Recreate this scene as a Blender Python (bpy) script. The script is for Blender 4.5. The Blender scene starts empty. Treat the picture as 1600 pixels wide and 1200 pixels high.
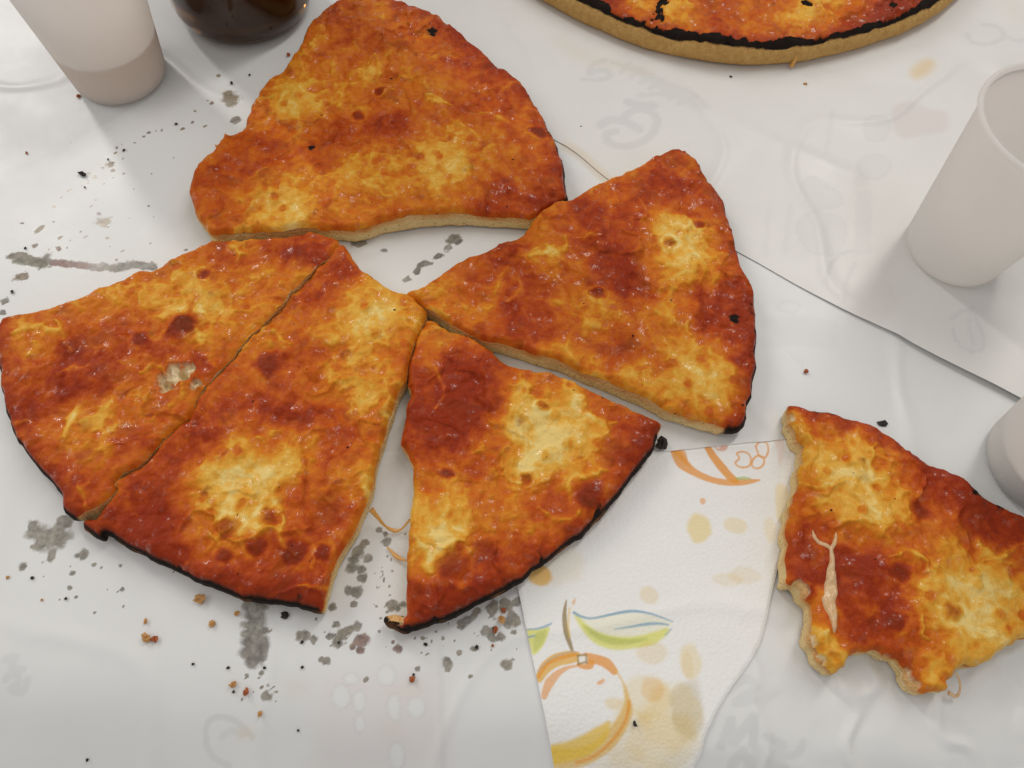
import bpy, math, random
import numpy as np
from mathutils import Matrix, Vector

# ------------------------------------------------------------------ camera, world, lamps, exposure
SC = bpy.context.scene
COL = SC.collection
FPX, CAM_H = 1240.0, 0.315                     # focal length (in photo pixels of 1600), lens height over the table (m)

def _cam_axes(nx=740.0, ny=1215.0):            # nx, ny: where plumb lines meet in the photo
    d = np.array([(nx-800)/FPX, -(ny-600)/FPX, -1.0]); up = -d/np.linalg.norm(d)
    F = np.array([0, 0, -1.0]); Y = F-up*F.dot(up); Y /= np.linalg.norm(Y)
    return np.stack([np.cross(Y, up), Y, up])
CM = _cam_axes()

cd = bpy.data.cameras.new('camera'); cam = bpy.data.objects.new('camera', cd); COL.objects.link(cam)
cd.sensor_width = 36.0; cd.lens = 36.0*FPX/1600.0; cd.clip_start = 0.01; cd.clip_end = 20.0
cam.matrix_world = Matrix.Translation((0, 0, CAM_H)) @ Matrix([list(r) for r in CM]).to_4x4()
SC.camera = cam

wd = bpy.data.worlds.new('World'); SC.world = wd; wd.use_nodes = True
bg = wd.node_tree.nodes['Background']; bg.inputs[0].default_value = (1.0, 0.97, 0.94, 1); bg.inputs[1].default_value = 0.45

def area(name, loc, target, size, power, col):
    l = bpy.data.lights.new(name, 'AREA'); l.shape = 'RECTANGLE'; l.size, l.size_y = size; l.energy = power; l.color = col
    o = bpy.data.objects.new(name, l); COL.objects.link(o); o.location = loc
    o.rotation_euler = (Vector(target)-Vector(loc)).to_track_quat('-Z', 'Y').to_euler(); return o
area('ceiling_or_fill_lamp', (0.55, 1.05, 1.55), (0, .2, 0), (.22, 1.3), 9.1, (1, .95, .88))
area('ceiling_or_fill_lamp', (-1.5, 1.6, 1.5), (0, .2, 0), (.18, .9), 12.4, (1, .95, .89))
area('ceiling_or_fill_lamp', (-1.25, .2, 1.15), (0, .2, 0), (.7, .7), 3.3, (1, .97, .93))  # added fill light, not a ceiling fixture; brightens the cups' front and left walls

vs = SC.view_settings; vs.view_transform = 'Standard'; vs.look = 'None'; vs.exposure = 0.0; vs.gamma = 1.0; vs.use_curve_mapping = False
SC.cycles.use_denoising = True
SC.cycles.max_bounces = 10; SC.cycles.transmission_bounces = 10

# ------------------------------------------------------------------ maths helpers
rng = np.random.default_rng(7)
def P(px, py, z=0.0):                          # photo pixel -> point on the level plane at height z
    d = CM @ np.array([(px-800)/FPX, -(py-600)/FPX, -1.0]); t = (z-CAM_H)/d[2]
    return np.array([d[0]*t, d[1]*t])
def PP(l, z=0.0): return np.array([P(a[0], a[1], z) for a in l])

def _hash(ix, iy, s):
    h = (ix.astype(np.int64)*374761393 + iy.astype(np.int64)*668265263 + s*974634777) & 0xffffffff
    h = ((h ^ (h >> 13))*1274126177) & 0xffffffff
    h = ((h ^ (h >> 16))*2246822519) & 0xffffffff
    return ((h ^ (h >> 15)) & 0xffffff)/float(0x1000000)
def perlin(x, y, s=0):
    ix, iy = np.floor(x), np.floor(y); fx, fy = x-ix, y-iy
    u, v = fx*fx*fx*(fx*(fx*6-15)+10), fy*fy*fy*(fy*(fy*6-15)+10)
    def g(ax, ay):
        a = _hash(ix+ax, iy+ay, s)*6.2831853
        return np.cos(a)*(fx-ax)+np.sin(a)*(fy-ay)
    n0 = g(0, 0)*(1-u)+g(1, 0)*u; n1 = g(0, 1)*(1-u)+g(1, 1)*u
    return (n0*(1-v)+n1*v)*1.5
def fbm(x, y, scale, s=0, octv=3, gain=.5):
    r = 0; a = 1.0; f = 1.0/scale; t = 0
    for i in range(octv):
        r = r+a*perlin(x*f+17.3*i, y*f-9.1*i, s+i*31); t += a; a *= gain; f *= 2.03
    return r/t
def worley(x, y, scale, s=0, keep=1.0):        # distance to the nearest kept cell point (cell units), its random id
    x, y = x/scale, y/scale; ix, iy = np.floor(x), np.floor(y)
    best = np.full(x.shape, 9.0); bid = np.zeros(x.shape)
    for ax in (-1, 0, 1):
        for ay in (-1, 0, 1):
            cx, cy = ix+ax, iy+ay
            px, py = cx+_hash(cx, cy, s), cy+_hash(cx, cy, s+1)
            d = np.hypot(px-x, py-y); k = _hash(cx, cy, s+2); d = np.where(k < keep, d, 9.0)
            m = d < best; best = np.where(m, d, best); bid = np.where(m, _hash(cx, cy, s+3), bid)
    return best, bid
def sst(a, b, x):
    t = np.clip((x-a)/(b-a), 0, 1); return t*t*(3-2*t)

def catmull(pts, n, closed=True):
    pts = np.asarray(pts, float); N = len(pts); out = []
    for i in range(N if closed else N-1):
        if closed: p0, p1, p2, p3 = pts[i-1], pts[i], pts[(i+1) % N], pts[(i+2) % N]
        else: p0, p1, p2, p3 = pts[max(i-1, 0)], pts[i], pts[i+1], pts[min(i+2, N-1)]
        for k in range(n):
            t = k/n
            out.append(.5*((2*p1)+(p2-p0)*t+(2*p0-5*p1+4*p2-p3)*t*t+(3*p1-p0-3*p2+p3)*t**3))
    if not closed: out.append(pts[-1])
    return np.array(out)
def resample(pts, step, closed=True):
    q = np.vstack([pts, pts[:1]]) if closed else pts
    s = np.r_[0, np.cumsum(np.hypot(*np.diff(q, axis=0).T))]; n = max(8, int(s[-1]/step))
    t = np.linspace(0, s[-1], n, endpoint=not closed)
    return np.c_[np.interp(t, s, q[:, 0]), np.interp(t, s, q[:, 1])], t/s[-1]
def seg_dist(x, y, poly, closed=True):         # distance, nearest xy, segment index
    A = poly; B = np.roll(poly, -1, 0) if closed else poly[1:]
    if not closed: A = poly[:-1]
    best = np.full(x.shape, 1e9); nx = np.zeros(x.shape); ny = np.zeros(x.shape); idx = np.zeros(x.shape, int)
    for i in range(len(A)):
        ax, ay = A[i]; dx, dy = B[i]-A[i]; L = dx*dx+dy*dy+1e-18
        t = np.clip(((x-ax)*dx+(y-ay)*dy)/L, 0, 1); qx, qy = ax+t*dx, ay+t*dy
        d = (x-qx)**2+(y-qy)**2; m = d < best
        best[m] = d[m]; nx[m] = qx[m]; ny[m] = qy[m]; idx[m] = i
    return np.sqrt(best), nx, ny, idx
def inside(x, y, poly):
    r = np.zeros(x.shape, bool); N = len(poly)
    for i in range(N):
        x0, y0 = poly[i]; x1, y1 = poly[(i+1) % N]
        if y0 == y1: continue
        c = ((y0 > y) != (y1 > y)); r ^= c & (x < (x1-x0)*(y-y0)/(y1-y0)+x0)
    return r
def clip_grid(poly, gx, gy):                   # rectilinear grid cut along a polygon, border vertices snapped onto it
    X, Y = np.meshgrid(gx, gy); ins = inside(X, Y, poly)
    q = ins[:-1, :-1] & ins[1:, :-1] & ins[:-1, 1:] & ins[1:, 1:]
    cnt = np.zeros(X.shape, int)
    cnt[:-1, :-1] += q; cnt[1:, :-1] += q; cnt[:-1, 1:] += q; cnt[1:, 1:] += q
    use = cnt > 0; vid = np.full(X.shape, -1); vid[use] = np.arange(use.sum())
    j, i = np.nonzero(q)
    F = np.c_[vid[j, i], vid[j, i+1], vid[j+1, i+1], vid[j+1, i]]
    return X[use], Y[use], F, cnt[use] < 4

def mesh_np(name, V, F, attrs=None, smooth=True):
    me = bpy.data.meshes.new(name); V = np.asarray(V, np.float32); F = np.asarray(F, np.int32); k = F.shape[1]
    me.vertices.add(len(V)); me.vertices.foreach_set('co', V.ravel())
    me.loops.add(F.size); me.loops.foreach_set('vertex_index', F.ravel())
    me.polygons.add(len(F)); me.polygons.foreach_set('loop_start', np.arange(0, F.size, k, dtype=np.int32))
    me.update(calc_edges=True)
    me.polygons.foreach_set('use_smooth', np.full(len(F), smooth))
    for n, a in (attrs or {}).items():
        at = me.attributes.new(n, 'FLOAT_COLOR', 'POINT'); at.data.foreach_set('color', np.asarray(a, np.float32).ravel())
    me.validate(); return me
def link(name, me, mat=None, parent=None, loc=None):
    o = bpy.data.objects.new(name, me); COL.objects.link(o)
    if mat is not None and me is not None: me.materials.append(mat)
    if parent: o.parent = parent
    if loc is not None: o.location = loc
    return o
def tag(o, label=None, cat=None, group=None, kind=None):
    for k, v in (('label', label), ('category', cat), ('group', group), ('kind', kind)):
        if v: o[k] = v
    return o
def empty(name, loc, label, cat, group=None):
    o = bpy.data.objects.new(name, None); COL.objects.link(o); o.location = loc; o.empty_display_size = .02
    return tag(o, label, cat, group)

# ------------------------------------------------------------------ material helpers
class NT:
    def __init__(s, name):
        s.m = bpy.data.materials.new(name); s.m.use_nodes = True; s.t = s.m.node_tree; s.b = s.t.nodes['Principled BSDF']
        s.out = s.t.nodes['Material Output']; s.tc = None
    def n(s, typ, **kw):
        nd = s.t.nodes.new(typ)
        for k, v in kw.items(): setattr(nd, k, v)
        return nd
    def L(s, a, b): s.t.links.new(a, b)
    def set(s, sock, v):
        if hasattr(v, 'is_linked') or isinstance(v, bpy.types.NodeSocket): s.L(v, sock)
        else: sock.default_value = v
    def obj(s):
        if not s.tc: s.tc = s.n('ShaderNodeTexCoord')
        return s.tc.outputs['Object']
    def noise(s, scale, detail=3.0, rough=.55, vec=None):
        nd = s.n('ShaderNodeTexNoise'); s.L(vec or s.obj(), nd.inputs['Vector'])
        nd.inputs['Scale'].default_value = scale; nd.inputs['Detail'].default_value = detail; nd.inputs['Roughness'].default_value = rough
        return nd.outputs['Fac']
    def voro(s, scale, out='Distance', feature='F1'):
        nd = s.n('ShaderNodeTexVoronoi', feature=feature); s.L(s.obj(), nd.inputs['Vector']); nd.inputs['Scale'].default_value = scale
        return nd.outputs[out]
    def math(s, op, a, b=0.0, clamp=False):
        nd = s.n('ShaderNodeMath', operation=op, use_clamp=clamp); s.set(nd.inputs[0], a); s.set(nd.inputs[1], b); return nd.outputs[0]
    def rng(s, v, a, b, c, d, smooth=False):
        nd = s.n('ShaderNodeMapRange'); nd.clamp = True
        if smooth: nd.interpolation_type = 'SMOOTHSTEP'
        s.set(nd.inputs[0], v)
        for i, x in zip((1, 2, 3, 4), (a, b, c, d)): nd.inputs[i].default_value = x
        return nd.outputs[0]
    def mix(s, f, a, b, mode='MIX'):
        nd = s.n('ShaderNodeMix', data_type='RGBA', blend_type=mode); s.set(nd.inputs[0], f)
        for sock, v in ((nd.inputs[6], a), (nd.inputs[7], b)): s.set(sock, v if not isinstance(v, tuple) else (*v, 1.0)[:4])
        return nd.outputs[2]
    def ramp(s, f, stops):
        nd = s.n('ShaderNodeValToRGB'); e = nd.color_ramp.elements
        while len(e) < len(stops): e.new(.5)
        for k, (p, c) in zip(e, stops): k.position = p; k.color = (*c, 1)
        s.L(f, nd.inputs[0]); return nd.outputs[0]
    def attr(s, name):
        nd = s.n('ShaderNodeAttribute', attribute_name=name); sp = s.n('ShaderNodeSeparateColor'); s.L(nd.outputs['Color'], sp.inputs[0])
        return sp.outputs[0], sp.outputs[1], sp.outputs[2], nd.outputs['Alpha'], nd.outputs['Color']
    def bump(s, h, strength, dist, prev=None):
        nd = s.n('ShaderNodeBump'); s.L(h, nd.inputs['Height']); nd.inputs['Strength'].default_value = strength; nd.inputs['Distance'].default_value = dist
        if prev: s.L(prev, nd.inputs['Normal'])
        return nd.outputs[0]
    def fin(s, color=None, rough=None, normal=None, **kw):
        if color is not None: s.set(s.b.inputs['Base Color'], color if not isinstance(color, tuple) else (*color, 1.0))
        if rough is not None: s.set(s.b.inputs['Roughness'], rough)
        if normal is not None: s.L(normal, s.b.inputs['Normal'])
        for k, v in kw.items(): s.set(s.b.inputs[k.replace('_', ' ')], v)
        return s.m

def mat_topping():
    t = NT('tomato_and_melted_cheese'); c, brown, char, crumb, _ = t.attr('mask')
    n1, n2, n3 = t.noise(1100, 4, .6), t.noise(330, 3, .6), t.noise(2600, 2)
    v = t.math('ADD', c, t.math('ADD', t.math('MULTIPLY', t.math('SUBTRACT', n1, .5), .26), t.math('MULTIPLY', t.math('SUBTRACT', n3, .5), .10)))
    v = t.math('ADD', v, t.math('MULTIPLY', t.math('SUBTRACT', n2, .5), .20))
    col = t.ramp(v, [(0, (.28, .027, .005)), (.18, (.40, .052, .006)), (.36, (.53, .102, .008)), (.54, (.63, .18, .012)),
                     (.70, (.70, .285, .022)), (.86, (.76, .42, .060)), (1, (.82, .61, .21))])
    b = t.math('MULTIPLY', brown, t.rng(n2, .3, .65, .65, 1.0), True)
    col = t.mix(b, col, (.18, .028, .005))
    col = t.mix(crumb, col, t.mix(n1, (.74, .54, .27), (.88, .79, .56)))
    ch = t.rng(t.math('ADD', char, t.math('MULTIPLY', t.math('SUBTRACT', n1, .5), .5)), .35, .75, 0, 1)
    col = t.mix(ch, col, (.014, .009, .007))
    wet = t.math('MULTIPLY', t.rng(t.noise(260, 3, .6), 0.58, .63, 0, 1), t.math('SUBTRACT', 1.0, ch, True))
    rough = t.math('SUBTRACT', t.rng(n1, .3, .7, .38, .52), t.math('MULTIPLY', wet, .30)); rough = t.math('ADD', rough, t.math('MULTIPLY', ch, .4), True)
    rough = t.math('ADD', rough, t.math('MULTIPLY', crumb, .4), True)
    spec = t.math('ADD', .13, t.math('MULTIPLY', wet, .42))
    nrm = t.bump(n2, .28, .0014); nrm = t.bump(n1, .14, .0006, nrm); nrm = t.bump(n3, .05, .0003, nrm)
    return t.fin(col, rough, nrm, Specular_IOR_Level=spec)
def mat_dough(pan=False):
    t = NT('pizza_dough_crumb'); h, crust, burn, wet, _ = t.attr('mask')
    n1, n2 = t.noise(1500, 4, .65), t.noise(300, 3, .6); vo = t.voro(800)
    crumb = t.mix(n1, (.74, .50, .18), (.92, .76, .43))
    pore = t.rng(t.math('ADD', vo, t.math('MULTIPLY', n2, .5)), .28, .52, 1, 0); crumb = t.mix(t.math('MULTIPLY', pore, .6), crumb, (.42, .23, .07))
    hole = t.rng(t.voro(360), .10, .20, 1, 0); crumb = t.mix(t.math('MULTIPLY', hole, .75), crumb, (.30, .15, .045))
    hb = t.math('ADD', h, t.math('MULTIPLY', t.math('SUBTRACT', n2, .5), .25))
    crumb = t.mix(t.rng(hb, .80, 1.0, 0, .85), crumb, (.30, .14, .04))                       # toasted underside
    crumb = t.mix(t.math('MULTIPLY', t.rng(hb, .10, .42, 1, 0), wet, True), crumb, (.62, .20, .02))   # sauce soaked upper edge
    if pan: rim = t.mix(n2, (.44, .20, .04), (.76, .50, .18))
    else: rim = t.mix(n2, (.10, .04, .015), (.34, .13, .03))
    bb = t.math('ADD', burn, t.math('MULTIPLY', t.math('SUBTRACT', n1, .5), .6))
    rim = t.mix(t.rng(bb, .3, .7, 0, 1), rim, (.015, .010, .008))
    col = t.mix(crust, crumb, rim)
    nrm = t.bump(vo, .6, .0010); nrm = t.bump(n1, .6, .0006, nrm)
    return t.fin(col, t.rng(n2, .3, .7, .6, .85), nrm, Specular_IOR_Level=.25)
def mat_paper(name, warm=0.0):
    t = NT(name); st, pr, pk, oil, _ = t.attr('stain'); tint, _, _, _, tcol = t.attr('tint')
    n1, n2, n3 = t.noise(420, 4, .6), t.noise(28, 3), t.noise(2500, 2)
    base = t.mix(n2, (.745-.04*warm, .755-.07*warm, .755-.10*warm), (.79-.04*warm, .80-.067*warm, .80-.094*warm))
    base = t.mix(t.math('MULTIPLY', pr, .55), base, (.36, .37, .40))
    base = t.mix(t.math('MULTIPLY', pk, .45), base, (.60, .45, .46))
    base = t.mix(t.math('MULTIPLY', oil, .8), base, (.72, .50, .20))
    s = t.rng(t.math('ADD', st, t.math('MULTIPLY', t.math('SUBTRACT', n1, .5), .75)), -.02, .42, 0, 1, True)
    wet = t.mix(t.rng(n1, .3, .7, 0, 1), (.13, .118, .095), (.36, .335, .285)); wet = t.mix(.75, wet, tcol, 'MULTIPLY')
    col = t.mix(t.math('MULTIPLY', s, .92), base, wet)
    rough = t.math('SUBTRACT', t.rng(n2, .3, .7, .30, .44), t.math('MULTIPLY', s, .18))
    nrm = t.bump(n2, .12, .004); nrm = t.bump(n3, .06, .0003, nrm)
    return t.fin(col, rough, nrm, Specular_IOR_Level=.35)
def mat_napkin():
    t = NT('embossed_tissue'); _, _, _, a, col = t.attr('ink'); _, _, _, _, oc = t.attr('oil')
    vo = t.voro(720); n1, n2 = t.noise(900, 3), t.noise(3500, 2)
    base = t.mix(n1, (.87, .868, .85), (.91, .908, .90))
    c = t.mix(t.math('MULTIPLY', a, t.rng(n2, .25, .6, .85, 1.0)), base, col)
    c = t.mix(1.0, c, oc, 'MULTIPLY')
    nrm = t.bump(vo, .32, .0005); nrm = t.bump(n2, .15, .0002, nrm)
    return t.fin(c, .85, nrm, Specular_IOR_Level=.15)
def mat_cup():
    t = NT('white_polypropylene'); n = t.noise(60, 2)
    d = t.fin(t.mix(n, (.90, .895, .885), (.93, .925, .92)), .34, None, Specular_IOR_Level=.4)
    tr = t.n('ShaderNodeBsdfTranslucent'); tr.inputs[0].default_value = (.95, .935, .915, 1)
    mx = t.n('ShaderNodeMixShader'); mx.inputs[0].default_value = .68
    t.L(t.b.outputs[0], mx.inputs[1]); t.L(tr.outputs[0], mx.inputs[2]); t.L(mx.outputs[0], t.out.inputs[0]); return d
def mat_simple(name, col, rough, **kw):
    t = NT(name); n = t.noise(600, 3)
    c2 = tuple(min(1, x*1.25) for x in col); return t.fin(t.mix(n, tuple(x*.8 for x in col), c2), rough, t.bump(n, .3, .0004), **kw)
def mat_bottle():
    t = NT('dark_bottle_glass'); n = t.noise(40, 2)
    return t.fin(t.mix(n, (.26, .10, .020), (.34, .14, .03)), .07, None, Transmission_Weight=.9, IOR=1.5)

# ------------------------------------------------------------------ the table covering
EA, EB = P(0, 1062), P(1520, 1182); _ed = (EB-EA)/np.linalg.norm(EB-EA); _en = np.array([_ed[1], -_ed[0]])
if _en[1] > 0: _en = -_en
CRX = P(1420, 1150)
def past_edge(x, y): return (x-EA[0])*_en[0]+(y-EA[1])*_en[1]
def soft(s, k): return k*np.logaddexp(0, np.clip(s/k, -40, 60))
def paper_z(x, y):
    s = past_edge(x, y)+fbm(x, y, .08, 3, 2)*.006
    z = -math.tan(math.radians(33))*soft(s, .006)-1.6*soft(s-.09, .012)
    z = z+(fbm(x, y, .11, 11, 2)-.35)*.0008*sst(.05, -.01, s)
    c = np.abs(fbm(x+.02*fbm(x, y, .1, 5, 2), y, .16, 21, 2)); z = z+.0006*np.exp(-(c/.03)**2)
    mk = sst(.06, .0, np.hypot(x-CRX[0], (y-CRX[1])*1.3)-.03); z = z+mk*(.0016*np.clip(1-np.abs(fbm(x, y, .035, 31, 2))*6, 0, 1)+.0012*fbm(x, y, .022, 33, 2))
    return z

class Field:                                   # values kept on a rectilinear grid over the table
    def __init__(s, gx, gy):
        s.gx, s.gy = gx, gy; s.X, s.Y = np.meshgrid(gx, gy); z = np.zeros(s.X.shape)
        s.st, s.pr, s.pk, s.oil = z-1.0, z.copy(), z.copy(), z.copy(); s.tint = np.ones(s.X.shape+(4,))
    def win(s, lo, hi):
        i0, i1 = np.searchsorted(s.gx, [lo[0], hi[0]]); j0, j1 = np.searchsorted(s.gy, [lo[1], hi[1]])
        return slice(j0, j1), slice(i0, i1)
    def stroke(s, arr, pts, w, val, softw=None, closed=False, smooth=True):
        q = PP(pts); q = catmull(q, 6, closed) if smooth and len(q) > 2 else q
        so = softw or w*.5; m = w+so+.002; W = s.win(q.min(0)-m, q.max(0)+m); x, y = s.X[W], s.Y[W]
        if not x.size: return
        d = seg_dist(x, y, q, closed)[0]; a = getattr(s, arr); a[W] = np.maximum(a[W], val*sst(w+so, w, d))
    def fill(s, arr, pts, val, softw=.002, smooth=True):
        q = PP(pts); q = catmull(q, 5) if smooth else q; W = s.win(q.min(0)-softw, q.max(0)+softw); x, y = s.X[W], s.Y[W]
        if not x.size: return
        d = seg_dist(x, y, q)[0]*np.where(inside(x, y, q), 1, -1); a = getattr(s, arr); a[W] = np.maximum(a[W], val*sst(-softw, softw, d))
    def blob(s, px, py, rx, ry=None, ang=0, tint=(1, 1, 1), irr=.45, seed=0):     # grease spot; radii in photo pixels
        c = P(px, py); k = np.linalg.norm(P(px+1, py)-c); kx = rx*k; ky = (ry or rx)*k*1.12
        R = max(kx, ky)*1.7+.001; W = s.win(c-R, c+R); x, y = s.X[W]-c[0], s.Y[W]-c[1]
        if not x.size: return
        ca, sa = math.cos(ang), math.sin(ang); u, v = (x*ca+y*sa)/kx, (-x*sa+y*ca)/ky
        d = np.hypot(u, v); wob = fbm(s.X[W], s.Y[W], max(kx, ky)*.9, int(px*7+py+seed), 3)*irr
        val = 1-d+wob; m = val > s.st[W]; s.st[W] = np.where(m, val, s.st[W])
        tt = s.tint[W]; tt[(val > 0) & m] = (*tint, 1); s.tint[W] = tt

GX = np.r_[np.linspace(-.75, -.365, 26)[:-1], np.arange(-.365, -.01, .0008), np.arange(-.01, .31, .0012), np.linspace(.31, .8, 30)]
GY = np.r_[np.linspace(-.22, -.03, 24)[:-1], np.arange(-.03, .255, .0008), np.arange(.255, .49, .0010), np.linspace(.49, .95, 30)]
FL = Field(GX, GY); R_ = random.Random(5)
GREY, PURP, BRN, DRK = (1.1, 1.1, 1.1), (1.0, .62, .66), (1.15, .95, .7), (.55, .55, .52)

def draw_prints(F):
    S, Fi = F.stroke, F.fill
    # faint script that shows through near the whole pizza
    S('pr', [(938, 196), (955, 188), (980, 193), (998, 204)], .0022, .34); S('pr', [(968, 190), (985, 176), (1005, 172), (1022, 180), (1026, 195), (1015, 215), (995, 226), (970, 230), (950, 222), (948, 210), (962, 207)], .0018, .34)
    S('pr', [(980, 161), (1008, 166)], .002, .38); S('pr', [(1016, 165), (1021, 166)], .002, .38)
    S('pr', [(912, 125), (930, 127), (950, 124), (950, 115), (935, 112), (922, 118), (925, 104), (945, 97)], .0014, .3)
    for k in range(7): S('pr', [(955+k*17, 100+k*6), (975+k*17, 106+k*7), (985+k*17, 100+k*9), (970+k*15, 116+k*8)], .0012, .26)
    S('pr', [(985, 108), (1040, 138), (1095, 168)], .0022, .22, .003); S('pr', [(1000, 150), (1030, 148), (1055, 150)], .0013, .26)
    S('pr', [(1510, 55), (1520, 68), (1545, 70), (1567, 58), (1560, 44), (1535, 40)], .0012, .3); S('pr', [(1575, 60), (1590, 66), (1600, 62)], .0012, .25)
    # fruit and leaf shapes under the overlapping sheet
    for a in ([(1252, 300), (1256, 284), (1272, 278), (1290, 290), (1314, 305), (1312, 322), (1290, 326), (1266, 330)], [(1245, 360), (1256, 338), (1285, 334), (1318, 345), (1320, 375), (1300, 398), (1265, 394)],
              [(1348, 200), (1360, 184), (1382, 186), (1388, 205), (1375, 222), (1354, 218)], [(1340, 258), (1352, 246), (1380, 245), (1392, 262), (1370, 280), (1345, 275)]):
        Fi('pr', a, .13, .0012); S('pr', a, .0006, .22, closed=True)
    Fi('pk', [(1392, 180), (1398, 166), (1420, 160), (1450, 170), (1480, 178), (1478, 205), (1440, 212), (1412, 218), (1396, 204)], .55, .002)
    Fi('pk', [(1340, 300), (1400, 290), (1420, 340), (1415, 400), (1400, 470), (1330, 480), (1345, 400)], .25, .012)
    S('pr', [(1308, 466), (1290, 445), (1295, 420), (1312, 398), (1334, 392)], .0008, .3); S('pr', [(1318, 470), (1322, 440), (1336, 410)], .0008, .25)
    Fi('pk', [(1330, 455), (1360, 436), (1395, 445), (1400, 480), (1370, 505), (1335, 490)], .45, .004)
    for k in range(5): S('pr', [(1338+k*5, 395), (1340+k*5, 300)], .0007, .22, smooth=False)
    S('pr', [(1486, 500), (1500, 488), (1520, 490), (1535, 540), (1515, 552), (1495, 540), (1486, 515)], .0007, .3); S('pr', [(1520, 480), (1512, 515), (1522, 545)], .0006, .25)
    S('pr', [(1200, 330), (1195, 400)], .0012, .13, smooth=False); S('pr', [(1235, 320), (1225, 395)], .0012, .13, smooth=False); S('pr', [(1300, 175), (1290, 240)], .0012, .13, smooth=False)
    # lower sheet, right of the large slice
    for k in range(3): S('pr', [(1190, 505+k*15), (1240, 500+k*15), (1300, 508+k*14)], .0016, .14, .003)
    S('pr', [(1215, 482), (1240, 488), (1248, 474), (1225, 470), (1215, 482)], .0007, .16); S('pr', [(1230, 545), (1255, 572), (1245, 548)], .0006, .14)
    # prints along the near edge
    S('pr', [(1130, 1165), (1145, 1125), (1150, 1160), (1178, 1120), (1182, 1165)], .0014, .34, smooth=False); S('pr', [(1138, 1080), (1165, 1060), (1180, 1075), (1150, 1098), (1180, 1092)], .0013, .26)
    S('pr', [(1200, 1150), (1230, 1165), (1215, 1180), (1250, 1178), (1260, 1160)], .0012, .28); S('pr', [(1150, 1196), (1165, 1172), (1180, 1198), (1192, 1172)], .0014, .3, smooth=False); S('pr', [(1210, 1190), (1235, 1200)], .0014, .25)
    S('pr', [(308, 1160), (314, 1130), (335, 1118), (360, 1125), (385, 1150)], .0009, .34); S('pr', [(308, 1160), (316, 1182), (340, 1195)], .0009, .3); S('pr', [(335, 1150), (350, 1140), (368, 1146)], .0009, .25)
    S('pr', [(2, 1060), (15, 1050), (22, 1062), (8, 1075), (26, 1078), (36, 1062)], .0012, .3); S('pr', [(4, 1030), (20, 1026), (14, 1040), (30, 1045)], .0012, .25)
    Fi('pk', [(500, 1050), (690, 1045), (700, 1200), (480, 1210), (490, 1100)], .38, .006, False); Fi('pr', [(440, 1050), (492, 1048), (488, 1140), (430, 1140)], .12, .005, False)
    S('pr', [(688, 1010), (692, 1200)], .001, .16, smooth=False)
    for (x, y, a, b) in ((532, 1088, 14, 18), (560, 1095, 10, 16), (604, 1055, 14, 16), (615, 1105, 10, 20), (650, 1105, 14, 16), (548, 1060, 12, 9), (617, 1180, 12, 22), (560, 1130, 8, 14)):
        c = [(x+a*math.cos(t), y+b*math.sin(t)) for t in np.linspace(0, 6.28, 11)[:-1]]
        q = catmull(PP(c), 4); W = F.win(q.min(0), q.max(0)); xx, yy = F.X[W], F.Y[W]
        if xx.size:
            m = inside(xx, yy, q); F.pk[W] = np.where(m, 0, F.pk[W])
            S('pr', c, .0005, .2, closed=True)
    Fi('oil', [(610, 1075), (655, 1072), (655, 1086), (615, 1088)], .16, .004); Fi('oil', [(445, 1066), (478, 1064), (478, 1082), (448, 1084)], .16, .004); Fi('oil', [(364, 1140), (384, 1138), (384, 1150), (366, 1150)], .3, .003)
    Fi('oil', [(592, 1128), (625, 1126), (630, 1152), (600, 1155)], .12, .004)
    Fi('oil', [(1422, 112), (1436, 98), (1452, 94), (1460, 102), (1448, 118), (1428, 124)], .75, .0035)
    Fi('oil', [(872, 60), (930, 88), (1000, 108), (1010, 116), (930, 104), (880, 80)], .18, .006)
    S('oil', [(884, 228), (905, 240), (925, 258), (948, 280)], .0022, .33, .002); S('pr', [(884, 230), (905, 243), (925, 262), (946, 280)], .0012, .24, .002)
    Fi('oil', [(1560, 10), (1590, 0), (1600, 20), (1580, 30)], .12, .01)

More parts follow.
